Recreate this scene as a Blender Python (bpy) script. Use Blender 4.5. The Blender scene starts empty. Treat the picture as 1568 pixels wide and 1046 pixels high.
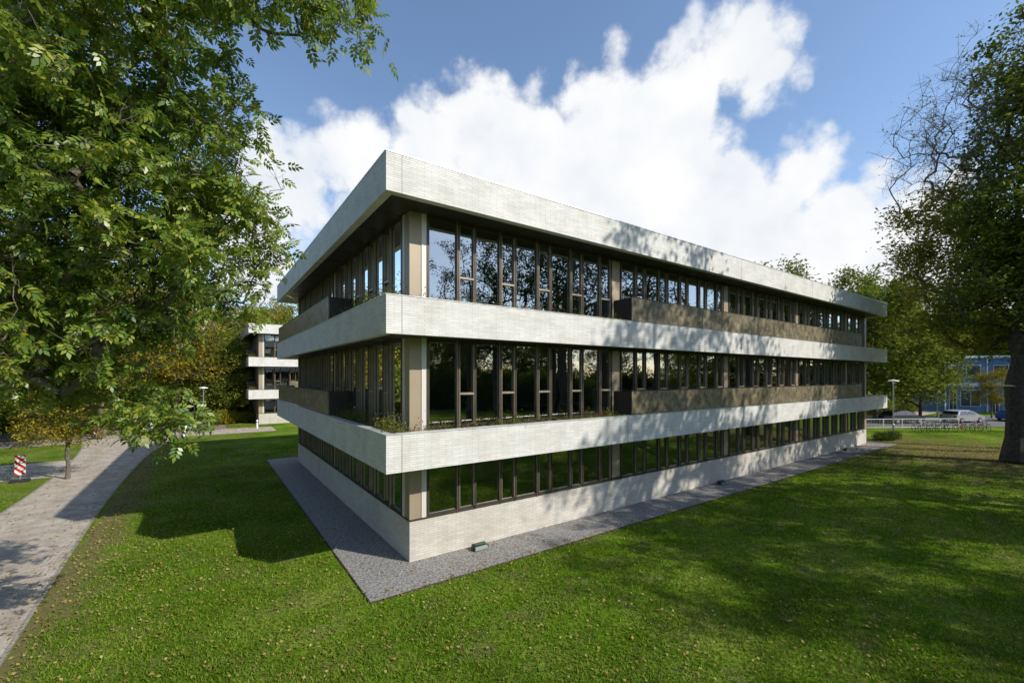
import bpy, math, random
import numpy as np
from mathutils import Vector
random.seed(7)
RNG = np.random.default_rng(11)
scene = bpy.context.scene
COL = scene.collection
BX, BY, BROT = -3.2, 11.0, math.radians(35.3)
CB, SB = math.cos(BROT), math.sin(BROT)
def b2w(x, y): return (BX + CB*x - SB*y, BY + SB*x + CB*y)
def w2b(u, v): return (CB*(u-BX) + SB*(v-BY), -SB*(u-BX) + CB*(v-BY))

# ------------------------------------------------------------ materials
def newmat(name):
    m = bpy.data.materials.new(name); m.use_nodes = True
    nt = m.node_tree; nt.nodes.clear()
    return m, nt, nt.nodes, nt.links
def rgba(c): return (c[0], c[1], c[2], 1.0)
def ramp(nd, stops):
    r = nd.new('ShaderNodeValToRGB'); e = r.color_ramp.elements
    while len(e) < len(stops): e.new(0.5)
    for i, (p, c) in enumerate(stops):
        e[i].position = p; e[i].color = rgba(c)
    return r
def pmat(name, color, rough=0.6, metal=0.0, nscale=3.0, namp=0.18, bump=0.0, bscale=60, spec=0.5, detail=6):
    m, nt, nd, lk = newmat(name)
    out = nd.new('ShaderNodeOutputMaterial'); p = nd.new('ShaderNodeBsdfPrincipled')
    tc = nd.new('ShaderNodeTexCoord'); n = nd.new('ShaderNodeTexNoise')
    n.inputs['Scale'].default_value = nscale; n.inputs['Detail'].default_value = detail
    lk.new(tc.outputs['Object'], n.inputs['Vector'])
    r = ramp(nd, [(0.3, [c*(1-namp) for c in color]), (0.7, [min(1, c*(1+namp)) for c in color])])
    lk.new(n.outputs['Fac'], r.inputs['Fac']); lk.new(r.outputs['Color'], p.inputs['Base Color'])
    p.inputs['Roughness'].default_value = rough; p.inputs['Metallic'].default_value = metal
    p.inputs['Specular IOR Level'].default_value = spec
    if bump > 0:
        n2 = nd.new('ShaderNodeTexNoise'); n2.inputs['Scale'].default_value = bscale; n2.inputs['Detail'].default_value = 4
        lk.new(tc.outputs['Object'], n2.inputs['Vector'])
        b = nd.new('ShaderNodeBump'); b.inputs['Strength'].default_value = bump; b.inputs['Distance'].default_value = 0.02
        lk.new(n2.outputs['Fac'], b.inputs['Height']); lk.new(b.outputs['Normal'], p.inputs['Normal'])
    lk.new(p.outputs['BSDF'], out.inputs['Surface'])
    return m
def brickmat(name, c1, c2, mortar, bw=0.42, rh=0.062, rough=0.65, ms=0.006, flat=False, stain=(0.82, 0.80, 0.765)):
    m, nt, nd, lk = newmat(name)
    out = nd.new('ShaderNodeOutputMaterial'); p = nd.new('ShaderNodeBsdfPrincipled')
    p.inputs['Specular IOR Level'].default_value = 0.15
    tc = nd.new('ShaderNodeTexCoord')
    br = nd.new('ShaderNodeTexBrick')
    if flat: lk.new(tc.outputs['Object'], br.inputs['Vector'])
    else:
        sp = nd.new('ShaderNodeSeparateXYZ'); cb = nd.new('ShaderNodeCombineXYZ')
        ad = nd.new('ShaderNodeMath'); ad.operation = 'ADD'
        lk.new(tc.outputs['Object'], sp.inputs[0]); lk.new(sp.outputs[0], ad.inputs[0]); lk.new(sp.outputs[1], ad.inputs[1])
        lk.new(ad.outputs[0], cb.inputs[0]); lk.new(sp.outputs[2], cb.inputs[1]); lk.new(cb.outputs[0], br.inputs['Vector'])
    br.inputs['Scale'].default_value = 1; br.inputs['Brick Width'].default_value = bw; br.inputs['Row Height'].default_value = rh
    br.inputs['Mortar Size'].default_value = ms; br.inputs['Mortar Smooth'].default_value = 0.3
    br.inputs['Color1'].default_value = rgba(c1); br.inputs['Color2'].default_value = rgba(c2); br.inputs['Mortar'].default_value = rgba(mortar)
    n = nd.new('ShaderNodeTexNoise'); n.inputs['Scale'].default_value = 1.3; n.inputs['Detail'].default_value = 9; n.inputs['Roughness'].default_value = 0.65
    lk.new(tc.outputs['Object'], n.inputs['Vector'])
    r = ramp(nd, [(0.32, stain), (0.62, (1, 1, 1))]); lk.new(n.outputs['Fac'], r.inputs['Fac'])
    mx = nd.new('ShaderNodeMix'); mx.data_type = 'RGBA'; mx.blend_type = 'MULTIPLY'; mx.inputs[0].default_value = 1
    lk.new(br.outputs['Color'], mx.inputs[6]); lk.new(r.outputs['Color'], mx.inputs[7])
    lk.new(mx.outputs[2], p.inputs['Base Color']); p.inputs['Roughness'].default_value = rough
    b = nd.new('ShaderNodeBump'); b.invert = True; b.inputs['Strength'].default_value = 0.35; b.inputs['Distance'].default_value = 0.006
    lk.new(br.outputs['Fac'], b.inputs['Height']); lk.new(b.outputs['Normal'], p.inputs['Normal'])
    lk.new(p.outputs['BSDF'], out.inputs['Surface'])
    return m
def glassmat(name, tint=(0.50, 0.56, 0.54), base=0.22):
    m, nt, nd, lk = newmat(name)
    out = nd.new('ShaderNodeOutputMaterial'); g = nd.new('ShaderNodeBsdfGlossy'); t = nd.new('ShaderNodeBsdfTransparent')
    g.inputs['Roughness'].default_value = 0.006; g.inputs['Color'].default_value = (0.93, 0.97, 1, 1)
    t.inputs['Color'].default_value = rgba(tint)
    f = nd.new('ShaderNodeFresnel'); f.inputs['IOR'].default_value = 1.7
    ma = nd.new('ShaderNodeMath'); ma.operation = 'MULTIPLY_ADD'; ma.inputs[1].default_value = 1.7; ma.inputs[2].default_value = base; ma.use_clamp = True
    lk.new(f.outputs[0], ma.inputs[0])
    mx = nd.new('ShaderNodeMixShader'); lk.new(ma.outputs[0], mx.inputs[0]); lk.new(t.outputs[0], mx.inputs[1]); lk.new(g.outputs[0], mx.inputs[2])
    lk.new(mx.outputs[0], out.inputs['Surface'])
    return m
def leafmat(name, stops, trans=0.35, rough=0.5):
    m, nt, nd, lk = newmat(name)
    out = nd.new('ShaderNodeOutputMaterial'); p = nd.new('ShaderNodeBsdfDiffuse'); tr = nd.new('ShaderNodeBsdfTranslucent')
    ge = nd.new('ShaderNodeNewGeometry'); tc = nd.new('ShaderNodeTexCoord'); n = nd.new('ShaderNodeTexNoise')
    n.inputs['Scale'].default_value = 0.55; n.inputs['Detail'].default_value = 2
    lk.new(tc.outputs['Object'], n.inputs['Vector'])
    a = nd.new('ShaderNodeMath'); a.operation = 'MULTIPLY_ADD'; a.inputs[1].default_value = 0.55
    s = nd.new('ShaderNodeMath'); s.operation = 'MULTIPLY'; s.inputs[1].default_value = 0.5
    lk.new(n.outputs['Fac'], s.inputs[0]); lk.new(ge.outputs['Random Per Island'], a.inputs[0]); lk.new(s.outputs[0], a.inputs[2])
    r = ramp(nd, stops); lk.new(a.outputs[0], r.inputs['Fac'])
    lk.new(r.outputs['Color'], p.inputs['Color']); lk.new(r.outputs['Color'], tr.inputs['Color'])
    mx = nd.new('ShaderNodeMixShader'); mx.inputs[0].default_value = trans
    lk.new(p.outputs[0], mx.inputs[1]); lk.new(tr.outputs[0], mx.inputs[2])
    last = mx
    if rough < 0.5:
        gl = nd.new('ShaderNodeBsdfGlossy'); gl.inputs['Roughness'].default_value = rough; m2 = nd.new('ShaderNodeMixShader'); m2.inputs[0].default_value = 0.05
        lk.new(mx.outputs[0], m2.inputs[1]); lk.new(gl.outputs[0], m2.inputs[2]); last = m2
    lk.new(last.outputs[0], out.inputs['Surface'])
    return m

M_WHITE = brickmat('white_glazed_brick', (0.79, 0.765, 0.72), (0.69, 0.665, 0.62), (0.48, 0.46, 0.42))
M_PLINTH = brickmat('plinth_brick', (0.68, 0.635, 0.555), (0.58, 0.54, 0.465), (0.42, 0.39, 0.34), 0.30, 0.07, 0.8)
M_SOFFIT = pmat('bronze_soffit', (0.05, 0.04, 0.032), 0.45, 0.3, 2, 0.15)
M_FRAME = pmat('dark_bronze_frame', (0.075, 0.058, 0.042), 0.4, 0.3)
M_FRAMEL = pmat('champagne_frame', (0.34, 0.28, 0.20), 0.4, 0.3)
M_COLUMN = pmat('champagne_panel', (0.38, 0.30, 0.205), 0.45, 0.2, 1.0, 0.06)
M_COLUMN2 = pmat('light_panel', (0.70, 0.66, 0.58), 0.4, 0.1, 1.0, 0.05)
M_COPING = pmat('aluminium_coping', (0.75, 0.75, 0.74), 0.35, 0.4)
M_GLASS = glassmat('window_glass')
M_INT = pmat('interior_paint', (0.32, 0.31, 0.29), 0.8)
M_INTF = pmat('interior_floor', (0.14, 0.13, 0.115), 0.7)
M_BLIND = pmat('blind_fabric', (0.50, 0.49, 0.45), 0.8)
M_SOIL = pmat('soil', (0.06, 0.045, 0.03), 0.95, 0, 20, 0.4)
M_ROOF = pmat('roof_membrane', (0.2, 0.2, 0.2), 0.9)
M_STEEL = pmat('galvanised_steel', (0.42, 0.43, 0.44), 0.4, 0.7)
M_WPAINT = pmat('white_paint', (0.78, 0.78, 0.76), 0.5, 0, 5, 0.05)
M_RUBBER = pmat('rubber', (0.02, 0.02, 0.02), 0.8)
M_BARK = pmat('bark', (0.15, 0.125, 0.09), 0.9, 0, 6, 0.45, 0.8, 25)
M_BARKD = pmat('dark_bark', (0.07, 0.058, 0.045), 0.9, 0, 6, 0.45, 0.8, 25)
def balcony_mat():
    m, nt, nd, lk = newmat('gold_bronze_panel')
    out = nd.new('ShaderNodeOutputMaterial'); p = nd.new('ShaderNodeBsdfPrincipled')
    tc = nd.new('ShaderNodeTexCoord'); n = nd.new('ShaderNodeTexNoise'); n.inputs['Scale'].default_value = 2.6; n.inputs['Detail'].default_value = 10; n.inputs['Roughness'].default_value = 0.8
    lk.new(tc.outputs['Object'], n.inputs['Vector'])
    r = ramp(nd, [(0.36, (0.08, 0.062, 0.034)), (0.5, (0.20, 0.16, 0.095)), (0.64, (0.38, 0.32, 0.20))])
    lk.new(n.outputs['Fac'], r.inputs['Fac']); lk.new(r.outputs['Color'], p.inputs['Base Color'])
    p.inputs['Metallic'].default_value = 0.25; p.inputs['Roughness'].default_value = 0.42
    v = nd.new('ShaderNodeTexVoronoi'); v.inputs['Scale'].default_value = 28
    lk.new(tc.outputs['Object'], v.inputs['Vector'])
    b = nd.new('ShaderNodeBump'); b.inputs['Strength'].default_value = 0.5; b.inputs['Distance'].default_value = 0.01
    lk.new(v.outputs['Distance'], b.inputs['Height']); lk.new(b.outputs['Normal'], p.inputs['Normal'])
    lk.new(p.outputs[0], out.inputs['Surface']); return m
M_BALC = balcony_mat()
M_LEAF_NEAR = leafmat('ash_leaves', [(0.15, (0.07, 0.14, 0.02)), (0.45, (0.15, 0.25, 0.03)), (0.72, (0.29, 0.34, 0.04)), (0.95, (0.55, 0.45, 0.06))], 0.40, 0.4)
M_LEAF_G = leafmat('green_leaves', [(0.15, (0.07, 0.11, 0.018)), (0.5, (0.16, 0.21, 0.03)), (0.9, (0.31, 0.29, 0.04))])
M_LEAF_Y = leafmat('autumn_leaves', [(0.15, (0.13, 0.16, 0.02)), (0.5, (0.28, 0.26, 0.03)), (0.9, (0.47, 0.31, 0.04))])
M_LEAF_D = leafmat('dark_leaves', [(0.15, (0.03, 0.055, 0.012)), (0.5, (0.06, 0.10, 0.018)), (0.9, (0.15, 0.16, 0.025))])
M_SEDUM = leafmat('sedum', [(0.15, (0.06, 0.09, 0.02)), (0.5, (0.17, 0.12, 0.05)), (0.9, (0.28, 0.21, 0.08))], 0.2)
M_BLADE = leafmat('grass_blades', [(0.2, (0.06, 0.12, 0.008)), (0.45, (0.13, 0.22, 0.016)), (0.65, (0.21, 0.30, 0.03)), (0.9, (0.37, 0.37, 0.10))], 0.35)
M_LITTER = leafmat('fallen_leaves', [(0.15, (0.16, 0.09, 0.03)), (0.5, (0.30, 0.20, 0.06)), (0.9, (0.45, 0.37, 0.15))], 0.15)

# ------------------------------------------------------------ mesh helpers
def link(ob, parent=None):
    COL.objects.link(ob)
    if parent: ob.parent = parent
    return ob
def empty(name, loc=(0, 0, 0), rz=0.0):
    e = bpy.data.objects.new(name, None); e.location = loc; e.rotation_euler = (0, 0, rz); e.empty_display_size = 0.3
    COL.objects.link(e); return e
def npmesh(name, verts, k, mat, smooth=False):
    nv = len(verts); nf = nv//k
    me = bpy.data.meshes.new(name); me.vertices.add(nv)
    me.vertices.foreach_set('co', np.asarray(verts, dtype=np.float32).ravel())
    me.loops.add(nv); me.loops.foreach_set('vertex_index', np.arange(nv, dtype=np.int32))
    me.polygons.add(nf); me.polygons.foreach_set('loop_start', np.arange(0, nv, k, dtype=np.int32))
    me.materials.append(mat); me.update(calc_edges=True); me.validate(); return me
class Boxes:
    def __init__(s): s.b = {}
    def add(s, part, mat, x0, x1, y0, y1, z0, z1):
        x0, x1 = min(x0, x1), max(x0, x1); y0, y1 = min(y0, y1), max(y0, y1)
        L = s.b.setdefault((part, mat.name), ([], [], mat)); v, f, _ = L; o = len(v)
        v += [(x0,y0,z0),(x1,y0,z0),(x1,y1,z0),(x0,y1,z0),(x0,y0,z1),(x1,y0,z1),(x1,y1,z1),(x0,y1,z1)]
        f += [(o,o+3,o+2,o+1),(o+4,o+5,o+6,o+7),(o,o+1,o+5,o+4),(o+1,o+2,o+6,o+5),(o+2,o+3,o+7,o+6),(o+3,o,o+4,o+7)]
    def quad(s, part, mat, pts):
        L = s.b.setdefault((part, mat.name), ([], [], mat)); v, f, _ = L; o = len(v); v += pts; f.append((o,o+1,o+2,o+3))
    def build(s, parent, bevel=()):
        for (part, mn), (v, f, mat) in s.b.items():
            me = bpy.data.meshes.new(part); me.from_pydata(v, [], f); me.materials.append(mat); me.update()
            ob = link(bpy.data.objects.new(part, me), parent)
            if part in bevel:
                bv = ob.modifiers.new('bevel', 'BEVEL'); bv.width = bevel[part]; bv.segments = 2
def tubes(A, B, ra, rb, sides=6):
    A = np.asarray(A, float); B = np.asarray(B, float); d = B-A; L = np.linalg.norm(d, axis=1, keepdims=True); L[L < 1e-6] = 1e-6; d = d/L
    ref = np.where(np.abs(d[:, 2:3]) > 0.9, np.array([[1., 0, 0]]), np.array([[0, 0, 1.]]))
    x = np.cross(d, ref); x /= np.linalg.norm(x, axis=1, keepdims=True); y = np.cross(d, x)
    out = []
    for i in range(sides):
        a0 = 2*math.pi*i/sides; a1 = 2*math.pi*(i+1)/sides
        e0 = math.cos(a0)*x+math.sin(a0)*y; e1 = math.cos(a1)*x+math.sin(a1)*y
        out.append(np.stack([A+e0*ra[:, None], A+e1*ra[:, None], B+e1*rb[:, None], B+e0*rb[:, None]], 1))
    return np.concatenate(out, 0).reshape(-1, 3)
def tubeob(name, paths, r, mat, parent, sides=8):
    A = []; B = []
    for p in paths:
        for i in range(len(p)-1): A.append(p[i]); B.append(p[i+1])
    rr = np.full(len(A), r)
    return link(bpy.data.objects.new(name, npmesh(name, tubes(A, B, rr, rr, sides), 4, mat)), parent)
def circle(c, r, n=20, axis='y'):
    out = []
    for i in range(n+1):
        a = 2*math.pi*i/n
        if axis == 'y': out.append((c[0]+r*math.cos(a), c[1], c[2]+r*math.sin(a)))
        else: out.append((c[0]+r*math.cos(a), c[1]+r*math.sin(a), c[2]))
    return out
def lathe(name, prof, mat, parent, n=20):
    v = []; f = []
    for (r, z) in prof:
        for i in range(n):
            a = 2*math.pi*i/n; v.append((r*math.cos(a), r*math.sin(a), z))
    for j in range(len(prof)-1):
        for i in range(n):
            k = (i+1) % n; f.append((j*n+i, j*n+k, (j+1)*n+k, (j+1)*n+i))
    f.append(tuple(range(n))[::-1]); f.append(tuple((len(prof)-1)*n+i for i in range(n)))
    me = bpy.data.meshes.new(name); me.from_pydata(v, [], f); me.materials.append(mat); me.update()
    return link(bpy.data.objects.new(name, me), parent)

# ------------------------------------------------------------ trees
LEAF1 = np.array([[[0, 0, 0], [.5, .27, .06], [1, 0, 0], [.5, -.27, .06]]], float)
def compound():
    L = []
    for i, (t, s, ang) in enumerate([(0.15,.5,65),(0.15,.5,-65),(0.4,.55,58),(0.4,.55,-58),(0.65,.5,48),(0.65,.5,-48),(0.8,.55,0)]):
        a = math.radians(ang); ca, sa = math.cos(a), math.sin(a)
        pts = []
        for (x, y, z) in LEAF1[0]:
            X = x*s; Y = y*s*0.95
            pts.append((t+X*ca-Y*sa, X*sa+Y*ca, z*s-0.25*(t+X*ca)**2-0.15*abs(X*sa)))
        L.append(pts)
    return np.array(L)
COMP = compound()
def leaves(P, size, rng, tmpl, up=0.6, droop=0.3):
    n = len(P)
    nrm = rng.normal(size=(n, 3)); nrm[:, 2] = np.abs(nrm[:, 2])+up; nrm /= np.linalg.norm(nrm, axis=1, keepdims=True)
    a = rng.normal(size=(n, 3)); a[:, 2] -= droop; a -= (a*nrm).sum(1, keepdims=True)*nrm; a /= np.linalg.norm(a, axis=1, keepdims=True)
    b = np.cross(nrm, a); s = size*rng.uniform(0.6, 1.25, (n, 1))
    T = tmpl.reshape(-1, 3)
    V = P[:, None, :] + s[:, None, :]*(T[None, :, 0:1]*a[:, None, :]+T[None, :, 1:2]*b[:, None, :]+T[None, :, 2:3]*nrm[:, None, :])
    return V.reshape(-1, 3)
def tree_meshes(seed, base, blobs, nclus, trunk_top, trunk_r, clear, leaf_per, rc, lsize, tmpl, bark, leafm, twigs=3, twl=0.6, rmin=0.012, shell=0.45, sides=6, droop=0.3, wob=1.0, bw=0.05):
    rng = np.random.default_rng(seed)
    base = np.array(base, float); top = np.array(trunk_top, float)
    nodes = []; par = []
    NT = 12
    for i in range(NT+1):
        t = i/NT; p = base*(1-t)+top*t + rng.normal(size=3)*[0.12*wob, 0.12*wob, 0]*(0 < i)*np.linalg.norm(top-base)/12
        nodes.append(p); par.append(i-1)
    w = np.array([b[3]*b[4]*b[5]*(b[6] if len(b) > 6 else 1) for b in blobs]); w = w/w.sum()
    pts = []
    for _ in range(nclus):
        b = blobs[rng.choice(len(blobs), p=w)]
        d = rng.normal(size=3); d /= np.linalg.norm(d); r = rng.uniform(0, 1)**shell
        pts.append(np.array(b[:3])+d*r*np.array(b[3:6]))
    pts = np.array(pts)
    start = max(1, int(NT*clear))
    pts = pts[np.argsort(np.linalg.norm(pts-nodes[start+2], axis=1))]
    N = np.zeros((NT+1+nclus*4, 3)); N[:NT+1] = nodes; cnt = NT+1; tips = []
    for p in pts:
        c = N[start:cnt]; d = np.linalg.norm(c-p, axis=1)
        pen = np.maximum(0, c[:, 2]-p[2]+0.25*d)*0.9
        j = int(np.argmin(d+pen))+start; q = N[j]; dist = np.linalg.norm(p-q); prev = j
        for k in (1, 2, 3, 4):
            t = k/4; x = q*(1-t)+p*t; x = x+np.array([0, 0, 1])*dist*0.10*math.sin(math.pi*t)
            if k < 4: x = x+rng.normal(size=3)*dist*bw
            N[cnt] = x; par.append(prev); prev = cnt; cnt += 1
        tips.append(prev)
    N = N[:cnt]; par = np.array(par)
    count = np.zeros(cnt); count[tips] += 1
    for i in range(cnt-1, 0, -1): count[par[i]] += count[i]
    rad = np.maximum(rmin, trunk_r*(count/count.max())**0.58)
    for i in range(NT+1): rad[i] = max(min(rad[i], trunk_r), trunk_r*(1-0.75*i/NT)*(1.0 if i else 1.4))
    idx = np.arange(1, cnt); A = N[par[idx]]; B = N[idx]
    ra = np.minimum(rad[par[idx]], rad[idx]*1.5); isT = idx <= NT; ra[isT] = rad[par[idx]][isT]
    V = [tubes(A, B, ra, rad[idx], sides)]
    T = N[tips]
    TP = np.repeat(T, twigs, axis=0)
    dd = rng.normal(size=(len(TP), 3)); dd[:, 2] += 0.3; dd /= np.linalg.norm(dd, axis=1, keepdims=True)
    TE = TP+dd*twl*rng.uniform(0.5, 1.2, (len(TP), 1)); TM = (TP+TE)/2+rng.normal(size=TP.shape)*twl*0.08
    r1 = np.full(len(TP), rmin*0.8)
    V.append(tubes(TP, TM, r1, r1*0.8, 3)); V.append(tubes(TM, TE, r1*0.8, r1*0.4, 3))
    S = np.repeat(TM, 2, axis=0); sd = rng.normal(size=S.shape); sd[:, 2] += 0.3; sd /= np.linalg.norm(sd, axis=1, keepdims=True)
    SE = S+sd*twl*0.5; r2 = np.full(len(S), rmin*0.5); V.append(tubes(S, SE, r2, r2*0.5, 3))
    wood = npmesh('branches', np.concatenate(V), 4, bark)
    if leaf_per <= 0: return wood, None
    K = np.maximum(0, rng.normal(leaf_per, leaf_per*0.5, len(T))).astype(int)
    src = np.concatenate([TE, TM, SE]); owner = np.concatenate([np.repeat(np.arange(len(T)), twigs)]*2+[np.repeat(np.repeat(np.arange(len(T)), twigs), 2)])
    order = np.argsort(owner, kind='stable'); src = src[order]; per = twigs*4
    P = []
    for i, k in enumerate(K):
        if k == 0: continue
        s = src[i*per:(i+1)*per]; c = s[rng.integers(0, per, k)]
        P.append(c+rng.normal(size=(k, 3))*[rc, rc, rc*0.75])
    P = np.concatenate(P)
    return wood, npmesh('foliage', leaves(P, lsize, rng, tmpl, droop=droop), 4, leafm)
def place_tree(name, ms, loc, rz=0, sc=1.0, szz=None):
    e = empty(name, loc, rz); e.scale = (sc, sc, szz or sc)
    link(bpy.data.objects.new('trunk_and_branches', ms[0]), e)
    if ms[1]: link(bpy.data.objects.new('foliage', ms[1]), e)
    return e

# ------------------------------------------------------------ office building
R = 1.05
def office(name, loc, rz, LX, LY, bx, by, seed=1):
    rnd = random.Random(seed)
    root = empty(name, (loc[0], loc[1], 0), rz); B = Boxes()
    bands = [(2.87, 3.85), (6.46, 7.45), (10.10, 11.10)]
    th = 0.22
    for i, (z0, z1) in enumerate(bands):
        P = 'brick_bands'
        B.add(P, M_WHITE, 0, LX, 0, th, z0, z1); B.add(P, M_WHITE, 0, LX, LY-th, LY, z0, z1)
        B.add(P, M_WHITE, 0, th, th, LY-th, z0, z1); B.add(P, M_WHITE, LX-th, LX, th, LY-th, z0, z1)
        top = z0+0.65 if i < 2 else z1-0.12
        B.add('floor_slabs', M_SOFFIT, th, LX-th, th, LY-th, z0+0.02, z0+0.30)
        B.add('floors', M_INTF if i < 2 else M_ROOF, th, LX-th, th, LY-th, z0+0.303, top)
        zc = z1+0.002; ch = 0.035 if i == 2 else 0.02; o = 0.015
        for (a, b, c, d) in ((-o, LX+o, -o, th+o), (-o, LX+o, LY-th-o, LY+o), (-o, th+o, th+o, LY-th-o), (LX-th-o, LX+o, th+o, LY-th-o)):
            B.add('copings', M_COPING, a, b, c, d, zc, zc+ch)
        for jx in (0.42, 9.3, 17.7, 26.1, 34.5):
            if jx < LX: B.add('movement_joints', M_FRAME, jx-0.006, jx+0.006, -0.002, 0.01, z0+0.003, z1-0.003)
        n = int(LX/1.6)
        for k in range(1, n): B.add('soffit_battens', M_FRAME, k*1.6-0.012, k*1.6+0.012, th+0.01, R-0.06, z0+0.008, z0+0.02)
        n = int(LY/1.6)
        for k in range(1, n): B.add('soffit_battens', M_FRAME, th+0.01, R-0.06, k*1.6-0.012, k*1.6+0.012, z0+0.008, z0+0.02)
    pt = 0.3; P = 'plinth_walls'
    B.add(P, M_PLINTH, R, LX-R, R, R+pt, -0.3, 1.2); B.add(P, M_PLINTH, R, LX-R, LY-R-pt, LY-R, -0.3, 1.2)
    B.add(P, M_PLINTH, R, R+pt, R+pt, LY-R-pt, -0.3, 1.2); B.add(P, M_PLINTH, LX-R-pt, LX-R, R+pt, LY-R-pt, -0.3, 1.2)
    B.add('ground_floor_slab', M_INTF, R+pt, LX-R-pt, R+pt, LY-R-pt, 0, 0.25)
    WX, WY = LX-2*R, LY-2*R
    sides = [(lambda s, d: (R+s, R+d), WX), (lambda s, d: (R+d, R+s), WY),
             (lambda s, d: (LX-R-s, LY-R-d), WX), (lambda s, d: (LX-R-d, LY-R-s), WY)]
    floors = [(1.2, 2.89), (3.52, 6.48), (7.11, 10.12)]
    for si, (mp, W) in enumerate(sides):
        def bx3(part, mat, s0, s1, d0, d1, z0, z1):
            a = mp(s0, d0); b = mp(s1, d1); B.add(part, mat, a[0], b[0], a[1], b[1], z0, z1)
        segs = []; cols = []; s = 0.6; first = True
        while s < W-0.7:
            end = min(s+(7.86 if first else 7.82), W-0.6); first = False
            q = s; wide = True
            while q < end-0.3:
                e = min(q+(0.97 if wide else 0.60), end)
                if end-e < 0.3: e = end
                segs.append((q, e, wide)); q = e; wide = not wide
            s = end
            if s < W-1.5: cols.append((s, s+0.58)); s += 0.58
        for fi, (z0, z1) in enumerate(floors):
            c0 = 0.0 if si in (0, 2) else 0.16
            bx3('corner_columns', M_COLUMN, c0, 0.36, 0, 0.14, z0, z1)
            bx3('corner_column_edges', M_COLUMN2, 0.363, 0.52, -0.02, 0.14, z0, z1)
            bx3('corner_column_edges', M_FRAME, 0.523, 0.60, -0.04, 0.12, z0, z1)
            bx3('corner_columns', M_COLUMN, W-0.6, W-(0.0 if si in (0, 2) else 0.16), 0, 0.14, z0, z1)
            for (a, b) in cols:
                bx3('columns', M_COLUMN, a+0.03, b-0.03, 0.0, 0.3, z0, z1)
                bx3('column_edges', M_FRAME, a-0.03, a+0.027, -0.05, 0.2, z0, z1)
                bx3('column_edges', M_FRAME, b-0.027, b+0.03, -0.05, 0.2, z0, z1)
            bx3('window_rails', M_FRAME, 0.6, W-0.6, -0.02, 0.09, z1-0.10, z1-0.002)
            bx3('window_rails', M_FRAME, 0.6, W-0.6, -0.02, 0.09, z0+0.002, z0+0.09)
            if fi == 0: bx3('window_sills', M_FRAME, 0.0, W, -0.035, -0.003, z0-0.01, z0+0.03)
            for (a, b, wide) in segs:
                bx3('mullions', M_FRAME, b-0.03, b+0.03, -0.055, 0.11, z0, z1)
                if wide: bx3('mullion_caps', M_FRAMEL, b-0.044, b-0.032, -0.045, 0.02, z0, z1)
                j = [rnd.uniform(-0.0035, 0.0035) for _ in range(3)]
                d0 = 0.04
                pts = [mp(a+0.03, d0+j[0]), mp(b-0.03, d0+j[1])]
                B.quad('glass_panes', M_GLASS, [(pts[0][0], pts[0][1], z0+0.09), (pts[1][0], pts[1][1], z0+0.09),
                       (mp(b-0.03, d0+j[1]+j[2])[0], mp(b-0.03, d0+j[1]+j[2])[1], z1-0.1), (mp(a+0.03, d0+j[0]+j[2])[0], mp(a+0.03, d0+j[0]+j[2])[1], z1-0.1)])
                if not wide:
                    tz = z0+1.3 if fi else None
                    for (p0, p1) in ((a+0.033, a+0.058), (b-0.056, b-0.031)):
                        bx3('casement_frames', M_FRAMEL, p0, p1, -0.035, 0.03, z0+0.09, z1-0.1)
                    if tz:
                        bx3('casement_transoms', M_FRAMEL, a+0.058, b-0.056, -0.033, 0.028, tz-0.03, tz+0.03)
                        bx3('casement_transoms', M_FRAME, a+0.058, b-0.056, -0.033, 0.028, z0+0.092, z0+0.12)
                        bx3('casement_transoms', M_FRAME, a+0.058, b-0.056, -0.033, 0.028, z1-0.13, z1-0.102)
                if rnd.random() < 0.14:
                    dz = rnd.choice([0.5, 0.9, 1.6, 0.3]); bx3('roller_blinds', M_BLIND, a+0.05, b-0.05, 0.16, 0.165, max(z0+.1, z1-0.1-dz), z1-0.1)
    for (z0, z1) in floors:
        if LY > 12: B.add('interior_core', M_INT, R+6.5, LX-R-6.5, LY/2-2, LY/2+2, z0-0.9 if z0 < 2 else z0, z1)
        k = R+8.75
        while k < LX-R-3:
            B.add('partitions', M_INT, k-0.06, k+0.06, R+0.35, LY/2-2.002, z0-0.9 if z0 < 2 else z0, z1)
            B.add('partitions', M_INT, k-0.06, k+0.06, LY/2+2.002, LY-R-0.35, z0-0.9 if z0 < 2 else z0, z1); k += 8.4
    for (z0, z1) in floors[1:]:
        x = R+1.2
        while x < LX-R-3:
            B.add('desks', M_INT, x, x+1.5, R+1.0, R+1.75, z0+0.70, z0+0.74); B.add('desks', M_FRAME, x+0.05, x+0.1, R+1.05, R+1.7, z0, z0+0.70); B.add('desks', M_FRAME, x+1.4, x+1.45, R+1.05, R+1.7, z0, z0+0.70)
            B.add('monitors', M_FRAME, x+0.4, x+0.95, R+1.5, R+1.53, z0+0.85, z0+1.2); x += rnd.choice([2.1, 2.1, 3.6])
    for bi, (z0, z1) in enumerate(bands[:2]):
        zb, zt = z1+0.06, z1+0.93
        def run(s0, s1, front):
            k = s0
            while k < s1-0.3:
                e = min(k+1.6, s1)
                if front: B.add('balcony_panels', M_BALC, k, e-0.012, 0.06, 0.09, zb, zt)
                else: B.add('balcony_panels', M_BALC, 0.06, 0.09, k, e-0.012, zb, zt)
                k = e
            if front:
                B.add('balcony_rail', M_FRAME, s0, s1, 0.05, 0.11, zt+0.002, zt+0.03)
                for q in (s0, s1-0.03): B.add('balcony_sides', M_SOFFIT, q, q+0.03, 0.113, R-0.08, z1-0.2, zt)
            else:
                B.add('balcony_rail', M_FRAME, 0.05, 0.11, s0, s1, zt+0.002, zt+0.03)
                for q in (s0, s1-0.03): B.add('balcony_sides', M_SOFFIT, 0.113, R-0.08, q, q+0.03, z1-0.2, zt)
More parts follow.
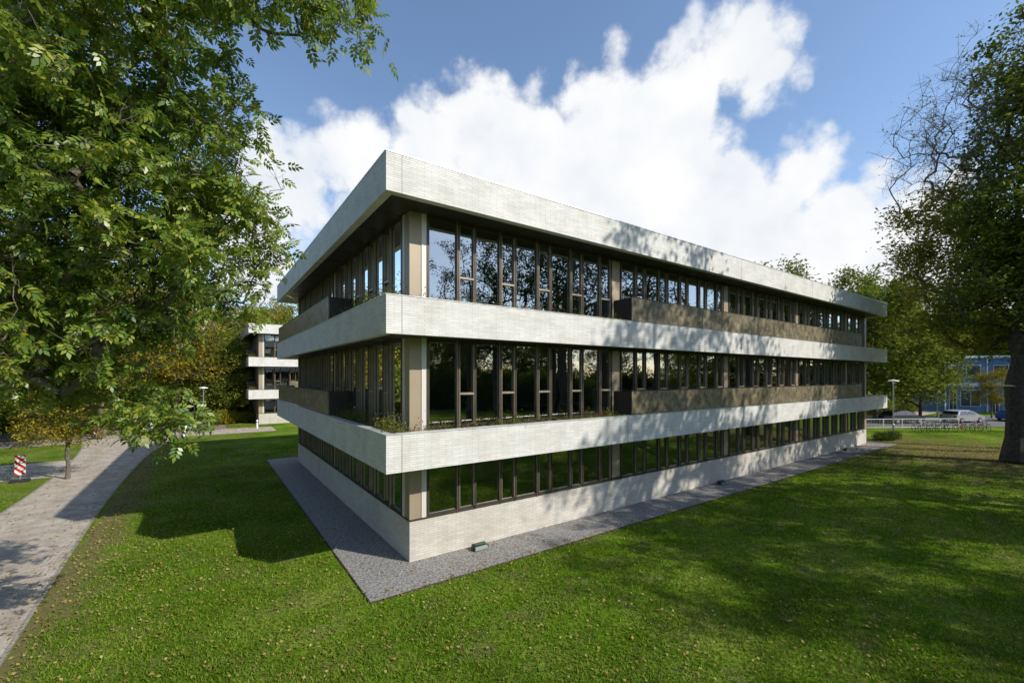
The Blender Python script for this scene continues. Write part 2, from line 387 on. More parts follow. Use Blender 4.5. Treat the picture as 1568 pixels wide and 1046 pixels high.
        if bx: run(bx[0], bx[1], True)
        if by: run(by[0], by[1], False)
        sx = bx[0]-0.05 if bx else LX-0.3; sy = by[0]-0.05 if by else LY-0.3
        B.add('planter_soil', M_SOIL, th+0.002, sx, th+0.002, 0.78, z0+0.653, z1-0.05)
        B.add('planter_soil', M_SOIL, th+0.002, 0.78, 0.783, sy, z0+0.653, z1-0.05)
        rg = np.random.default_rng(seed+int(z0*10)); P = []; PG = []
        for _ in range(int((sx+sy)*16)):
            t = rg.uniform(0, sx+sy)
            c = (t, rg.uniform(0.22, 0.7)) if t < sx else (rg.uniform(0.2, 0.7), t-sx)
            if c[0] < .2 or c[1] < .2: continue
            hh = 0.05+0.22*rg.random()**2 + (0.16 if t > sx else 0)
            k = rg.integers(10, 34); Q = np.array([c[0], c[1], z1-0.04])+rg.normal(size=(k, 3))*[0.08, 0.08, hh*0.5]+[0, 0, hh*0.5]
            (PG if (rg.random() < (0.6 if t > sx else 0.3)) else P).append(Q)
        for c in ((0.45, 1.4), (0.4, 2.9), (0.42, 5.1), (sx-0.7, 0.45), (0.5, 4.2), (sx*0.45, 0.42)):
            k = 170; PG.append(np.array([c[0], c[1], z1+0.05])+rg.normal(size=(k, 3))*[0.17, 0.22, 0.16]*(1.0 if bi == 0 else 0.7))
        for nm, PP, mt in (('planter_plants', P, M_SEDUM), ('planter_shrubs', PG, M_LEAF_G)):
            PP = np.concatenate(PP); link(bpy.data.objects.new(nm, npmesh(nm, leaves(PP, 0.075, rg, LEAF1*[1, .6, 1], 0.1, -1.0), 4, mt)), root)
    B.build(root)
    return root
office('office_building', (BX, BY), BROT, 40.4, 20.5, (9.6, 34.9), (6.6, 20.3), 3)
office('office_building', (-28.6, 47.0), BROT, 22, 16, (4, 20), (3, 15), 5)

# ------------------------------------------------------------ ground
def sheet(name, poly, z, mat, local=None):
    me = bpy.data.meshes.new(name); me.from_pydata([(p[0], p[1], z) for p in poly], [], [tuple(range(len(poly)))]); me.materials.append(mat); me.update()
    ob = link(bpy.data.objects.new(name, me))
    if local: ob.location = (BX, BY, 0); ob.rotation_euler = (0, 0, BROT)
    return ob
def bpoly(x0, x1, y0, y1): return [b2w(x0, y0), b2w(x1, y0), b2w(x1, y1), b2w(x0, y1)]
def lawnmat():
    m, nt, nd, lk = newmat('lawn')
    out = nd.new('ShaderNodeOutputMaterial'); p = nd.new('ShaderNodeBsdfDiffuse'); tc = nd.new('ShaderNodeTexCoord')
    def noise(s, d, r=0.6):
        n = nd.new('ShaderNodeTexNoise'); n.inputs['Scale'].default_value = s; n.inputs['Detail'].default_value = d; n.inputs['Roughness'].default_value = r
        lk.new(tc.outputs['Object'], n.inputs['Vector']); return n
    def math_(op, a, b, c=None, clamp=False):
        n = nd.new('ShaderNodeMath'); n.operation = op; n.use_clamp = clamp
        for i, x in enumerate((a, b, c)):
            if x is None: continue
            if isinstance(x, (int, float)): n.inputs[i].default_value = x
            else: lk.new(x, n.inputs[i])
        return n.outputs[0]
    a = noise(0.35, 6); r1 = ramp(nd, [(0.3, (0.05, 0.098, 0.006)), (0.5, (0.105, 0.185, 0.012)), (0.68, (0.21, 0.26, 0.04))]); lk.new(a.outputs['Fac'], r1.inputs['Fac'])
    b = noise(7, 6, 0.75); r2 = ramp(nd, [(0.3, (0.35, 0.35, 0.35)), (0.62, (1.25, 1.25, 1.25))]); lk.new(b.outputs['Fac'], r2.inputs['Fac'])
    mx = nd.new('ShaderNodeMix'); mx.data_type = 'RGBA'; mx.blend_type = 'MULTIPLY'; mx.inputs[0].default_value = 1
    lk.new(r1.outputs[0], mx.inputs[6]); lk.new(r2.outputs[0], mx.inputs[7])
    c = noise(0.8, 8, 0.8)
    mpn = nd.new('ShaderNodeVectorMath'); mpn.operation = 'SUBTRACT'; mpn.inputs[1].default_value = (BX, BY, 0); lk.new(tc.outputs['Object'], mpn.inputs[0])
    ro = nd.new('ShaderNodeVectorRotate'); ro.rotation_type = 'Z_AXIS'; ro.inputs['Angle'].default_value = -BROT; lk.new(mpn.outputs[0], ro.inputs['Vector'])
    sp = nd.new('ShaderNodeSeparateXYZ'); lk.new(ro.outputs[0], sp.inputs[0])
    e1 = math_('MULTIPLY_ADD', math_('ABSOLUTE', math_('ADD', sp.outputs[0], 6.6), 0), -0.22, 0.22, True)
    e1 = math_('MULTIPLY', e1, math_('GREATER_THAN', sp.outputs[0], -7.0))
    dd = nd.new('ShaderNodeVectorMath'); dd.operation = 'DISTANCE'; dd.inputs[1].default_value = (31, 29, 0); lk.new(tc.outputs['Object'], dd.inputs[0])
    e2 = math_('MULTIPLY_ADD', dd.outputs['Value'], -0.018, 0.24, True)
    e3 = math_('MULTIPLY', math_('MULTIPLY', math_('GREATER_THAN', sp.outputs[1], 12.0), math_('LESS_THAN', sp.outputs[0], 0.0)), 0.05)
    wv = nd.new('ShaderNodeTexWave'); wv.wave_type = 'BANDS'; wv.bands_direction = 'X'; wv.inputs['Scale'].default_value = 0.22; wv.inputs['Distortion'].default_value = 1.2; wv.inputs['Detail'].default_value = 2
    rv = nd.new('ShaderNodeVectorRotate'); rv.rotation_type = 'Z_AXIS'; rv.inputs['Angle'].default_value = 0.75; lk.new(tc.outputs['Object'], rv.inputs['Vector']); lk.new(rv.outputs[0], wv.inputs['Vector'])
    e4 = math_('MULTIPLY', wv.outputs['Fac'], 0.045)
    tot = math_('ADD', math_('ADD', c.outputs['Fac'], math_('ADD', e1, e2)), math_('ADD', e3, e4))
    r3 = ramp(nd, [(0.53, (0, 0, 0)), (0.68, (0.75, 0.75, 0.75)), (0.85, (0.95, 0.95, 0.95))]); lk.new(tot, r3.inputs['Fac'])
    mb = nd.new('ShaderNodeMix'); mb.data_type = 'RGBA'; lk.new(r3.outputs[0], mb.inputs[0]); lk.new(mx.outputs[2], mb.inputs[6]); mb.inputs[7].default_value = (0.18, 0.145, 0.07, 1)
    lk.new(mb.outputs[2], p.inputs['Color'])
    bm = nd.new('ShaderNodeBump'); bm.inputs['Strength'].default_value = 0.9; bm.inputs['Distance'].default_value = 0.06
    lk.new(b.outputs['Fac'], bm.inputs['Height']); lk.new(bm.outputs[0], p.inputs['Normal'])
    lk.new(p.outputs[0], out.inputs['Surface']); return m
M_LAWN = lawnmat()
sheet('ground', [(-900, -900), (900, -900), (900, 1200), (-900, 1200)], 0, M_LAWN)
M_GRAVEL = pmat('gravel', (0.26, 0.245, 0.225), 0.9, 0, 18, 0.6, 1.0, 45, 0.2, 10)
M_PATH = brickmat('path_clinkers', (0.54, 0.475, 0.395), (0.44, 0.38, 0.31), (0.30, 0.26, 0.21), 0.2, 0.1, 0.9, 0.006, True, (0.62, 0.59, 0.54))
M_ROADR = pmat('clinker_road', (0.24, 0.17, 0.15), 0.9, 0, 1.5, 0.3, 0.3, 30, 0.2, 12)
M_ASPH = pmat('asphalt', (0.16, 0.155, 0.15), 0.9, 0, 2, 0.2, 0.3, 60, 0.2, 10)
M_KERB = pmat('concrete_kerb', (0.26, 0.24, 0.20), 0.85, 0, 8, 0.3, 0.3)
g = 0.55
sheet('gravel_strip', bpoly(-g, 40.4+g, -g, 20.5+g), 0.012, M_GRAVEL)
eb = Boxes()
er = empty('gravel_edging', (BX, BY, 0), BROT)
for (a, b, c, d) in ((-g-.03, 40.4+g+.03, -g-.03, -g), (-g-.03, -g, -g, 20.5+g), (40.4+g, 40.4+g+.03, -g, 20.5+g), (-g-.03, 40.4+g+.03, 20.5+g, 20.5+g+.03)):
    eb.add('edging', M_SOIL, a, b, c, d, -0.05, 0.03)
eb.build(er)
def rt(y): return -7.0 - 0.25*math.sin((y-4)*0.13) - (0.0 if y < 26 else -0.03*(y-26)**1.5)
def lf(y): return -9.9 - 0.3*math.sin((y+2)*0.10) - (0.0 if y < 16 else 0.006*(y-16)**1.9)
ys = [-40+1.0*i for i in range(78)] + [37.5]
sheet('footpath', [(rt(y), y) for y in ys]+[(lf(y), y) for y in reversed(ys)], 0.008, M_PATH, True)
er = empty('path_kerb', (BX, BY, 0), BROT); kv = []
for fn, s in ((rt, 1), (lf, -1)):
    for i in range(len(ys)-1):
        y0, y1 = ys[i], ys[i+1]; a0, a1 = fn(y0), fn(y1); b0, b1 = a0+s*0.07, a1+s*0.07
        kv += [(a0, y0, .03), (b0, y0, .03), (b1, y1, .03), (a1, y1, .03), (a0, y0, -.02), (a0, y0, .03), (a1, y1, .03), (a1, y1, -.02), (b0, y0, .03), (b0, y0, -.02), (b1, y1, -.02), (b1, y1, .03)]
link(bpy.data.objects.new('kerb', npmesh('kerb', np.array(kv), 4, M_KERB)), er)
sheet('cross_pavement', [(-60, 37.5), (2, 37.5), (2, 42), (-60, 42)], 0.010, M_PATH, True)
sheet('clinker_road', bpoly(-12, -2, 42, 110), 0.010, M_ROADR)
sheet('street', bpoly(-60, -12, 42, 50), 0.010, M_ASPH)
sheet('side_pavement', [(-40, 24), (-9.6, 22), (-9.6, 28), (-40, 29)], 0.004, M_PATH, True)
sheet('parking_court', bpoly(42.5, 130, 5, 22), 0.010, M_PATH)
sheet('street', [(30, 46), (120, 46), (120, 58), (30, 58)], 0.014, M_ASPH)

# ------------------------------------------------------------ grass blades and litter
def off_paving(u, v, m=0.0):
    x, y = w2b(u, v)
    return ~(((x > -g-.05-m) & (x < 41+m) & (y > -g-.05-m) & (y < 21.1+m)) | ((x > -10.3-m-np.maximum(0, y-16)*.2) & (x < -6.65+m)) | (y > 37) | ((x > 42.4) & (y > 4.9) & (y < 22)))
def grass():
    n = 340000
    v = 6.8+26*RNG.random(n)**2.0; u = RNG.uniform(-1.28, 1.28, n)*v
    k = off_paving(u, v); u = u[k]; v = v[k]
    x, y = w2b(u, v)
    d = np.sin(u*1.7+np.sin(v*0.9)*2)*np.sin(v*1.3+np.sin(u*0.7)*2)+0.6*np.sin(u*4.1+v*1.1)*np.sin(v*3.3-u)
    pr = 0.72+0.33*d; pr = pr*np.clip(0.35+(x+6.8)*0.5, 0.35, 1)*np.clip(np.hypot(u-31, v-29)/12, 0.25, 1)
    k = RNG.random(len(u)) < pr; u = u[k]; v = v[k]; n = len(u)
    h = RNG.uniform(0.025, 0.075, n); w = 0.005+0.0009*v; a = RNG.uniform(0, 2*math.pi, n)
    lx = RNG.normal(0, 0.03, n); ly = RNG.normal(0, 0.03, n); dx = np.cos(a)*w; dy = np.sin(a)*w; z = np.zeros(n)
    V = np.stack([np.stack([u-dx, v-dy, z], 1), np.stack([u+dx, v+dy, z], 1), np.stack([u+lx, v+ly, h], 1)], 1).reshape(-1, 3)
    link(bpy.data.objects.new('grass', npmesh('grass', V, 3, M_BLADE)))
grass()
def litter():
    P = []
    cs = RNG.uniform(0, 1, (170, 2))
    for c in cs:
        v0 = 7+27*c[0]**1.3; u0 = (c[1]*2-1)*1.1*v0; m = int(RNG.integers(10, 90)); P.append(np.stack([u0+RNG.normal(0, 1.4, m), v0+RNG.normal(0, 1.1, m)], 1))
    n = 22000; c = RNG.normal(size=(n, 2))*[7, 6]+[31, 29]; P.append(c)
    n = 1400; c = RNG.normal(size=(n, 2))*[4, 4]+[-9, 12]; P.append(c)
    n = 3500; xx = RNG.normal(-6.9, 0.3, n); yy = RNG.uniform(-8, 36, n); P.append(np.stack(b2w(xx, yy), 1))
    n = 1800; xx = RNG.normal(-9.8, 0.3, n); yy = RNG.uniform(-8, 36, n); P.append(np.stack(b2w(xx, yy), 1))
    n = 1000; xx = RNG.uniform(-9.8, -7, n); yy = RNG.uniform(-8, 36, n); P.append(np.stack(b2w(xx, yy), 1))
    n = 1800; xx = RNG.uniform(-.5, 40, n); yy = RNG.normal(-.45, 0.12, n); P.append(np.stack(b2w(xx, yy), 1))
    n = 9000; xx = RNG.uniform(-16, 2, n); yy = RNG.uniform(39, 62, n); P.append(np.stack(b2w(xx, yy), 1))
    P = np.concatenate(P); x, y = w2b(P[:, 0], P[:, 1]); k = ~((x > 1) & (x < 39.4) & (y > 1) & (y < 19.5)) & (off_paving(P[:, 0], P[:, 1]) | (RNG.random(len(P)) < 0.45) | (y > 40)); P = P[k]
    P = np.concatenate([P, RNG.uniform(0.025, 0.06, (len(P), 1))], 1)
    link(bpy.data.objects.new('fallen_leaves', npmesh('fallen_leaves', leaves(P, 0.072, RNG, LEAF1*[1, 1.3, 1.5], 2.0, 0), 4, M_LITTER)))
litter()

# ------------------------------------------------------------ trees
near = tree_meshes(21, (-12.6, 6.6, 0), [(-7.6, 7.6, 9.6, 3.0, 2.3, 2.9), (-6.3, 8.2, 7.5, 1.9, 1.8, 1.7), (-8.4, 7.8, 6.4, 2.3, 2.0, 1.4),
      (-5.3, 6.6, 11.3, 1.6, 1.3, 0.9), (-3.5, 7.2, 11.5, 1.2, 1.0, 0.5, 1.3), (-11, 7.2, 10, 3, 3, 3.4, 0.35), (-6.9, 8.6, 4.5, 0.9, 1.2, 0.45, 1.5), (-8.8, 8.4, 5.4, 1.6, 1.4, 0.9), (-5.2, 8.0, 8.6, 1.0, 1.2, 1.2)],
      760, (-10.4, 7.0, 12.0), 0.26, 0.3, 24, 0.16, 0.21, COMP, M_BARK, M_LEAF_NEAR, twigs=4, twl=0.42, rmin=0.006, shell=0.55, droop=0.9)
place_tree('ash_tree', near, (0, 0, 0))
tA = tree_meshes(31, (0, 0, 0), [(0, 0, 9, 5, 5, 4.5), (2.5, 1, 12.5, 3, 3, 3), (-2.6, -1, 11.5, 3, 3, 3), (0, 0, 5, 5.8, 5.4, 2.6)], 360, (0.2, 0, 11), 0.20, 0.2, 62, 0.36, 0.34, LEAF1, M_BARKD, M_LEAF_G, 3, 0.8, 0.012, wob=.5)
tB = tree_meshes(32, (0, 0, 0), [(0, 0, 10, 4.8, 4.8, 5), (-2.5, 1.5, 14, 3, 3, 2.6), (2.6, -1, 13, 2.6, 3, 3), (0, 0, 6, 5, 4.6, 2)], 290, (0, 0.3, 12), 0.20, 0.25, 48, 0.36, 0.32, LEAF1, M_BARK, M_LEAF_Y, 3, 0.8, 0.012, wob=.5)
tC = tree_meshes(33, (0, 0, 0), [(0, 0, 13, 4.8, 4.8, 6), (-2.5, 1, 18, 3.4, 3.4, 3), (2.6, -1.5, 17, 3.2, 3, 4), (0, 1, 8, 4.5, 4, 2)], 125, (0, 0.3, 17), 0.34, 0.3, 66, 0.30, 0.28, LEAF1, M_BARKD, M_LEAF_D, 4, 0.95, 0.014)
tR = tree_meshes(34, (31.5, 26.9, 0), [(33.0, 27.5, 10.5, 5.8, 4, 4.0), (31.5, 27, 15, 4.0, 3, 3.5), (35.5, 27, 19, 5.6, 4.5, 8), (34.0, 28, 25, 3.5, 3, 5)],
      760, (32.6, 27, 19), 0.62, 0.3, 74, 0.36, 0.29, LEAF1, M_BARKD, M_LEAF_G, 4, 0.8, 0.013, sides=8)
place_tree('large_tree', tR, (0, 0, 0))
tY = tree_meshes(37, (39.5, 31.5, 0), [(32.2, 31, 11.6, 4.4, 3, 4.6), (30.6, 31, 15.5, 3.0, 3, 3.4), (37, 32, 13, 4, 3, 4)], 340, (37, 32, 14), 0.25, 0.3, 60, 0.36, 0.28, LEAF1, M_BARK, M_LEAF_Y, 4, 0.7, 0.012)
place_tree('autumn_tree', tY, (0, 0, 0))
tN = tree_meshes(35, (37.0, 29.5, 0), [(29.6, 29.5, 20.5, 3.8, 3, 6.5), (33.0, 29.5, 23, 4, 3, 6)], 250, (34.0, 29.5, 21), 0.26, 0.35, 3.0, 0.3, 0.20, LEAF1, M_BARK, M_LEAF_Y, 4, 1.3, 0.016, shell=0.6, bw=0.025)
place_tree('bare_tree', tN, (0, 0, 0))
for i, (u, v, t, s, r) in enumerate([(42, 50, tA, 1.2, 1), (50, 58, tB, 1.1, 2), (37.5, 57, tA, 1.3, 3), (49, 52, tA, 0.9, 4.4), (60, 82, tA, 1.2, 0.5), (92, 80, tA, 1.2, 0.9), (74, 84, tB, 1.3, 2), (54, 70, tA, 1.3, 5), (84, 88, tA, 1.3, 1)]):
    place_tree('deciduous_tree', t, (u, v, 0), r, s)
for i, (u, v, t, s, r) in enumerate([(-37, 31, tA, 1.0, 1), (-36, 38, tB, 1.05, 2), (-37, 48, tB, 1.05, 3), (-41.5, 58, tA, 1.1, 4), (-40, 68, tB, 1.1, 5), (-46, 82, tA, 1.3, 0.5), (-47, 45, tA, 1.2, 0.2), (-60, 60, tB, 1.2, 0.2), (-37, 92, tA, 1.4, 0.2), (-54, 40, tA, 1.2, 0.2), (-44, 36, tA, 1.1, 3), (-35.8, 67, tA, 1.0, 1), (-33.5, 50.5, tA, 0.72, 2)]):
    place_tree('deciduous_tree', t, (u, v, 0), r, s)
place_tree('young_tree', tB, (-23.2, 22.6, 0), 1.2, 0.42)
for i, (u, v, s, r) in enumerate([(24.5, 11.0, 1.18, 0), (32.5, 13.0, 1.22, 1.3), (42, 18, 1.15, 3), (28, 3.0, 0.95, 4), (37, 7, 1.1, 0.7), (25, -12, 1.1, 2.5), (36, -4, 1.1, 5.5), (4, -24, 1, 1), (-12, -19, 1, 2), (-26, 1, 1.0, 3), (-24, -12, 1.1, 4), (-30, 13, 1.0, 5), (-20.5, 6, 1.0, 2), (-14.5, -7, 1.0, 1), (-19, -5, 1.1, 5), (-34, 5, 1.2, 3), (-5, -15, 1.1, 4)]):
    place_tree('offscreen_tall_tree', tC, (u, v, 0), r, s)  # left-hand trees added out of view to cut sky light on left facade
def shrubmesh(blobs, n, mat, ls, seed):
    rg = np.random.default_rng(seed); P = []
    w = np.array([b[3]*b[4]*b[5] for b in blobs]); w /= w.sum()
    for i, b in enumerate(blobs):
        m = int(n*w[i]); d = rg.normal(size=(m, 3)); d /= np.linalg.norm(d, axis=1, keepdims=True); r = rg.uniform(0.2, 1, (m, 1))**0.4*(1+0.12*rg.normal(size=(m, 1)))
        P.append(np.array(b[:3])+d*r*np.array(b[3:6]))
    P = np.concatenate(P); P = P[P[:, 2] > 0.02]
    A = np.tile([0., 0, 0], (14, 1)); A[:, :2] = rg.normal(size=(14, 2))*0.2; B_ = A+rg.normal(size=(14, 3))*[.5, .5, .1]+[0, 0, .8]
    return npmesh('foliage', leaves(P, ls, rg, LEAF1, 0.3, 0), 4, mat), npmesh('stems', tubes(A, B_, np.full(14, .02), np.full(14, .008), 4), 4, M_BARKD)
def shrub(name, loc, ms, rz=0, sc=1):
    e = empty(name, loc, rz); e.scale = (sc, sc, sc); link(bpy.data.objects.new('foliage', ms[0]), e); link(bpy.data.objects.new('stems', ms[1]), e); return e
far = empty('distant_trees')
shD = shrubmesh([(-2, 0, 1.6, 3, 2, 2.0), (2, .4, 2.2, 3, 2, 2.4), (5, 0, 1.5, 2.5, 2, 1.8)], 9000, M_LEAF_D, 0.42, 4)
k = 0
for a in list(range(-95, -14, 7))+list(range(32, 92, 8))+list(range(92, 150, 5))+list(range(152, 262, 8)):
    an = math.radians(a+RNG.uniform(-1.5, 1.5)); back = a > 90
    d = RNG.uniform(62, 85) if back else RNG.uniform(100, 135); t = [tA, tB, tA][k % 3]; k += 1
    e = bpy.data.objects.new('tree_group_%d' % k, None); COL.objects.link(e); e.parent = far; e.location = (d*math.sin(an), d*math.cos(an), -1.5); e.rotation_euler = (0, 0, k*1.3); sc = RNG.uniform(1.0, 1.4)*(0.9 if back else 1); f = 1.15 if back else 1.7; e.scale = (sc*f, sc*f, sc)
    link(bpy.data.objects.new('branches', t[0]), e); link(bpy.data.objects.new('foliage', t[1]), e)
    if a > 60:
        for q in (0, 3):
            an2 = an+math.radians(q); d2 = 54+4*math.sin(k*2.1+q)
            if abs(math.degrees(an2)-62) < 8: continue
            s = bpy.data.objects.new('undergrowth_%d_%d' % (k, q), shD[0]); COL.objects.link(s); s.parent = far; s.location = (d2*math.sin(an2), d2*math.cos(an2), 0); s.rotation_euler = (0, 0, -an2); s.scale = (1.0, 1, 1.35)
hx, hy = b2w(42.8, 0.4)
shrub('clipped_hedge', (hx, hy, 0), shrubmesh([(-0.8, 0, .3, .6, .5, .45), (0.1, 0.3, .3, .6, .5, .45), (1, .8, .3, .6, .5, .45)], 5000, M_LEAF_D, 0.09, 3))
s1 = shrubmesh([(-2, 0, .9, 2, 1.4, 1.0), (1.4, .2, 1.1, 2, 1.4, 1.2)], 6000, M_LEAF_G, 0.22, 5); s2 = shrubmesh([(-2, 0, .9, 2, 1.4, 1.0), (1.4, .2, 1.1, 2, 1.4, 1.2)], 6000, M_LEAF_Y, 0.22, 6)
for i, (u, v, s) in enumerate([(55, 62, 1.0), (70, 60, .5), (50, 62, 1.3), (44, 62, 1.4), (-35, 54, .8), (-40, 47, .8), (-46, 52, 1), (-52, 54, 1), (-60, 62, 1.5), (-34, 80, 2), (-40, 84, 2), (-48, 70, 2), (-29, 90, 2), (-41, 41, .7), (-48, 42, .9), (-31.8, 49.5, .7), (-34.5, 53.5, .8)]):
    shrub('shrub', (u, v, 0), [s1, s2][i % 2], i*.7, s)

# ------------------------------------------------------------ small objects
def bait_box(loc):
    e = empty('bait_box', (loc[0], loc[1], 0), BROT); m = pmat('green_plastic', (0.03, 0.07, 0.05), 0.4)
    v = [(-.26,-.16,0),(.26,-.16,0),(.26,.10,0),(-.26,.10,0),(-.22,-.10,.12),(.22,-.10,.12),(.24,.10,.17),(-.24,.10,.17)]
    f = [(0,3,2,1),(4,5,6,7),(0,1,5,4),(1,2,6,5),(2,3,7,6),(3,0,4,7)]
    me = bpy.data.meshes.new('body'); me.from_pydata(v, [], f); me.materials.append(m)
    o = link(bpy.data.objects.new('body', me), e); o.location = (0, 0, 0.02); bv = o.modifiers.new('b', 'BEVEL'); bv.width = 0.02; bv.segments = 3
    B = Boxes(); B.add('lid', m, -.2, .2, -.09, .09, .175, .19); B.add('entrance', M_RUBBER, -.29, -.262, -.06, .02, .03, .10); B.add('entrance', M_RUBBER, .262, .29, -.06, .02, .03, .10); B.build(e, {'lid': 0.008})
for x in (3.2, 17.2, 34.0): bait_box(b2w(x, 0.72))
def street_lamp(loc, h=4.2):
    e = empty('street_lamp', (loc[0], loc[1], 0))
    lathe('pole', [(0.09, 0), (0.09, 0.9), (0.055, 0.95), (0.045, h-0.35)], M_STEEL, e, 14)
    lathe('lamp_glass', [(0.06, h-0.35), (0.13, h-0.12)], M_WPAINT, e, 16)
    lathe('lamp_head', [(0.14, h-0.118), (0.42, h-0.10), (0.40, h-0.03), (0.12, h+0.04), (0.03, h+0.06)], M_WPAINT, e, 24)
street_lamp((-32.8, 46)); street_lamp((35.5, 40.3), 5.0); street_lamp((56, 57), 5)
def bollard(loc, h=0.9):
    e = empty('bollard', (loc[0], loc[1], 0)); lathe('post', [(0.09, 0), (0.09, h-0.1), (0.085, h-0.04), (0.04, h)], M_WPAINT, e, 14); lathe('band', [(0.093, h-.3), (0.093, h-.2)], pmat('red_band', (0.5, 0.03, 0.02), 0.5), e, 14)
for p in ((-29.4, 38.8), (-31.5, 45.0), (-26.2, 44.5), (48, 42), (50.5, 42.5)): bollard(p)
def hazard_mat():
    m, nt, nd, lk = newmat('hazard_stripes'); out = nd.new('ShaderNodeOutputMaterial'); p = nd.new('ShaderNodeBsdfPrincipled'); tc = nd.new('ShaderNodeTexCoord')
    sp = nd.new('ShaderNodeSeparateXYZ'); lk.new(tc.outputs['Object'], sp.inputs[0]); a = nd.new('ShaderNodeMath'); a.operation = 'ADD'; lk.new(sp.outputs[0], a.inputs[0]); lk.new(sp.outputs[2], a.inputs[1])
    mu = nd.new('ShaderNodeMath'); mu.operation = 'MULTIPLY'; mu.inputs[1].default_value = 3.2; lk.new(a.outputs[0], mu.inputs[0]); fr = nd.new('ShaderNodeMath'); fr.operation = 'FRACT'; lk.new(mu.outputs[0], fr.inputs[0])
    g_ = nd.new('ShaderNodeMath'); g_.operation = 'GREATER_THAN'; g_.inputs[1].default_value = 0.5; lk.new(fr.outputs[0], g_.inputs[0])
    mx = nd.new('ShaderNodeMix'); mx.data_type = 'RGBA'; lk.new(g_.outputs[0], mx.inputs[0]); mx.inputs[6].default_value = (0.75, 0.75, 0.73, 1); mx.inputs[7].default_value = (0.55, 0.03, 0.02, 1)
    lk.new(mx.outputs[2], p.inputs['Base Color']); p.inputs['Roughness'].default_value = 0.4; lk.new(p.outputs[0], out.inputs[0]); return m
HZ = hazard_mat()
def hazard(loc, rz):
    e = empty('hazard_marker_sign', (loc[0], loc[1], 0), rz); B = Boxes()
    B.add('board', HZ, -.19, .19, -.02, .01, .35, 1.35); B.add('board_back', M_STEEL, -.2, .2, .0105, .03, .34, 1.36); B.add('foot', M_RUBBER, -.35, .35, -.2, .2, 0, .12); B.add('post', M_STEEL, -.03, .03, .031, .08, .1, 1.3)
    B.build(e, {'foot': 0.02})
hazard((-25.0, 22.0), 0.7); hazard((-35.5, 37.0), 0.6)

def car(name, loc, rz, color):
    e = empty(name, (loc[0], loc[1], 0), rz); paint = pmat('car_paint', color, 0.3, 0.3, 1, 0.03); gl = pmat('car_glass', (0.02, 0.025, 0.03), 0.08, 0, 1, 0.02, spec=1.0)
    prof = [(-2.1,.35),(-2.15,.6),(-2.1,.9),(-1.9,.98),(-1.55,1.35),(-1.0,1.47),(0.1,1.46),(0.55,1.36),(1.15,1.0),(1.9,.86),(2.12,.66),(2.14,.38),(1.75,.28),(-1.75,.28)]
    v = []; f = []; n = len(prof)
    for (s, w) in ((-1, 1), (-1, 0), (1, 0), (1, 1)):
        for (x, z) in prof:
            half = 0.86-(max(0, z-0.9)*0.38)
            if w == 1: v.append((x*0.985, s*(half), z*0.99+0.003))
            else: v.append((x, s*(half-0.06), z))
    for a in range(3):
        for i in range(n):
            j = (i+1) % n; f.append((a*n+i, a*n+j, (a+1)*n+j, (a+1)*n+i))
    f.append(tuple(range(n))[::-1]); f.append(tuple(3*n+i for i in range(n)))
    me = bpy.data.meshes.new('body'); me.from_pydata(v, [], f); me.materials.append(paint); me.update(); link(bpy.data.objects.new('body', me), e)
    q = []
    for s in (-1, 1):
        y1 = s*(0.86-0.03*.38+0.006); y2 = s*(0.86-0.5*.38+0.006)
        for (x0, x1, x2, x3) in ((-1.6, -0.35, -0.4, -1.25), (-0.27, 0.95, 0.42, -0.32)):
            q += [(x0, y1+0*s, 0.99), (x1, y1, 0.99), (x2, y2, 1.38), (x3, y2, 1.38)]
    q += [(1.16, -.72, 1.02), (1.16, .72, 1.02), (.60, .6, 1.37), (.60, -.6, 1.37)]; q += [(-1.89, -.72, 1.02), (-1.89, .72, 1.02), (-1.60, .6, 1.335), (-1.60, -.6, 1.335)]
    link(bpy.data.objects.new('windows', npmesh('windows', np.array(q), 4, gl)), e)
    for x in (-1.35, 1.35):
        for s in (-1, 1):
            o = lathe('wheel', [(0.05, -.11), (.26, -.11), (.32, -.08), (.32, .08), (.26, .11), (.05, .11)], M_RUBBER, e, 20); o.location = (x, s*0.78, .32); o.rotation_euler = (math.pi/2, 0, 0)
            o = lathe('hub', [(0.19, -.12), (.17, .12)], M_STEEL, e, 14); o.location = (x, s*0.782, .32); o.rotation_euler = (math.pi/2, 0, 0)
    B = Boxes(); B.add('lights', M_WPAINT, 2.06, 2.12, -.75, -.5, .62, .72); B.add('lights', M_WPAINT, 2.06, 2.12, .5, .75, .62, .72)
    rl = pmat('tail_light', (.4, .01, .01), .3); B.add('tail_lights', rl, -2.17, -2.1, -.78, -.6, .7, .85); B.add('tail_lights', rl, -2.17, -2.1, .6, .78, .7, .85); B.build(e)
car('parked_car', (60.5, 52), 0.3, (0.03, 0.10, 0.35)); car('parked_car', (52.5, 50.5), 0.2, (0.35, 0.36, 0.37)); car('parked_car', (44.5, 49.5), 0.1, (0.04, 0.04, 0.05)); car('parked_car', (66.5, 53), 0.2, (0.6, 0.6, 0.6))
car('parked_car', (-37.0, 62), 1.8, (0.05, 0.05, 0.06)); car('parked_car', (-40.5, 70), 1.8, (0.4, 0.05, 0.04)); car('parked_car', (-47, 47.5), 0.2, (0.5, 0.5, 0.5))
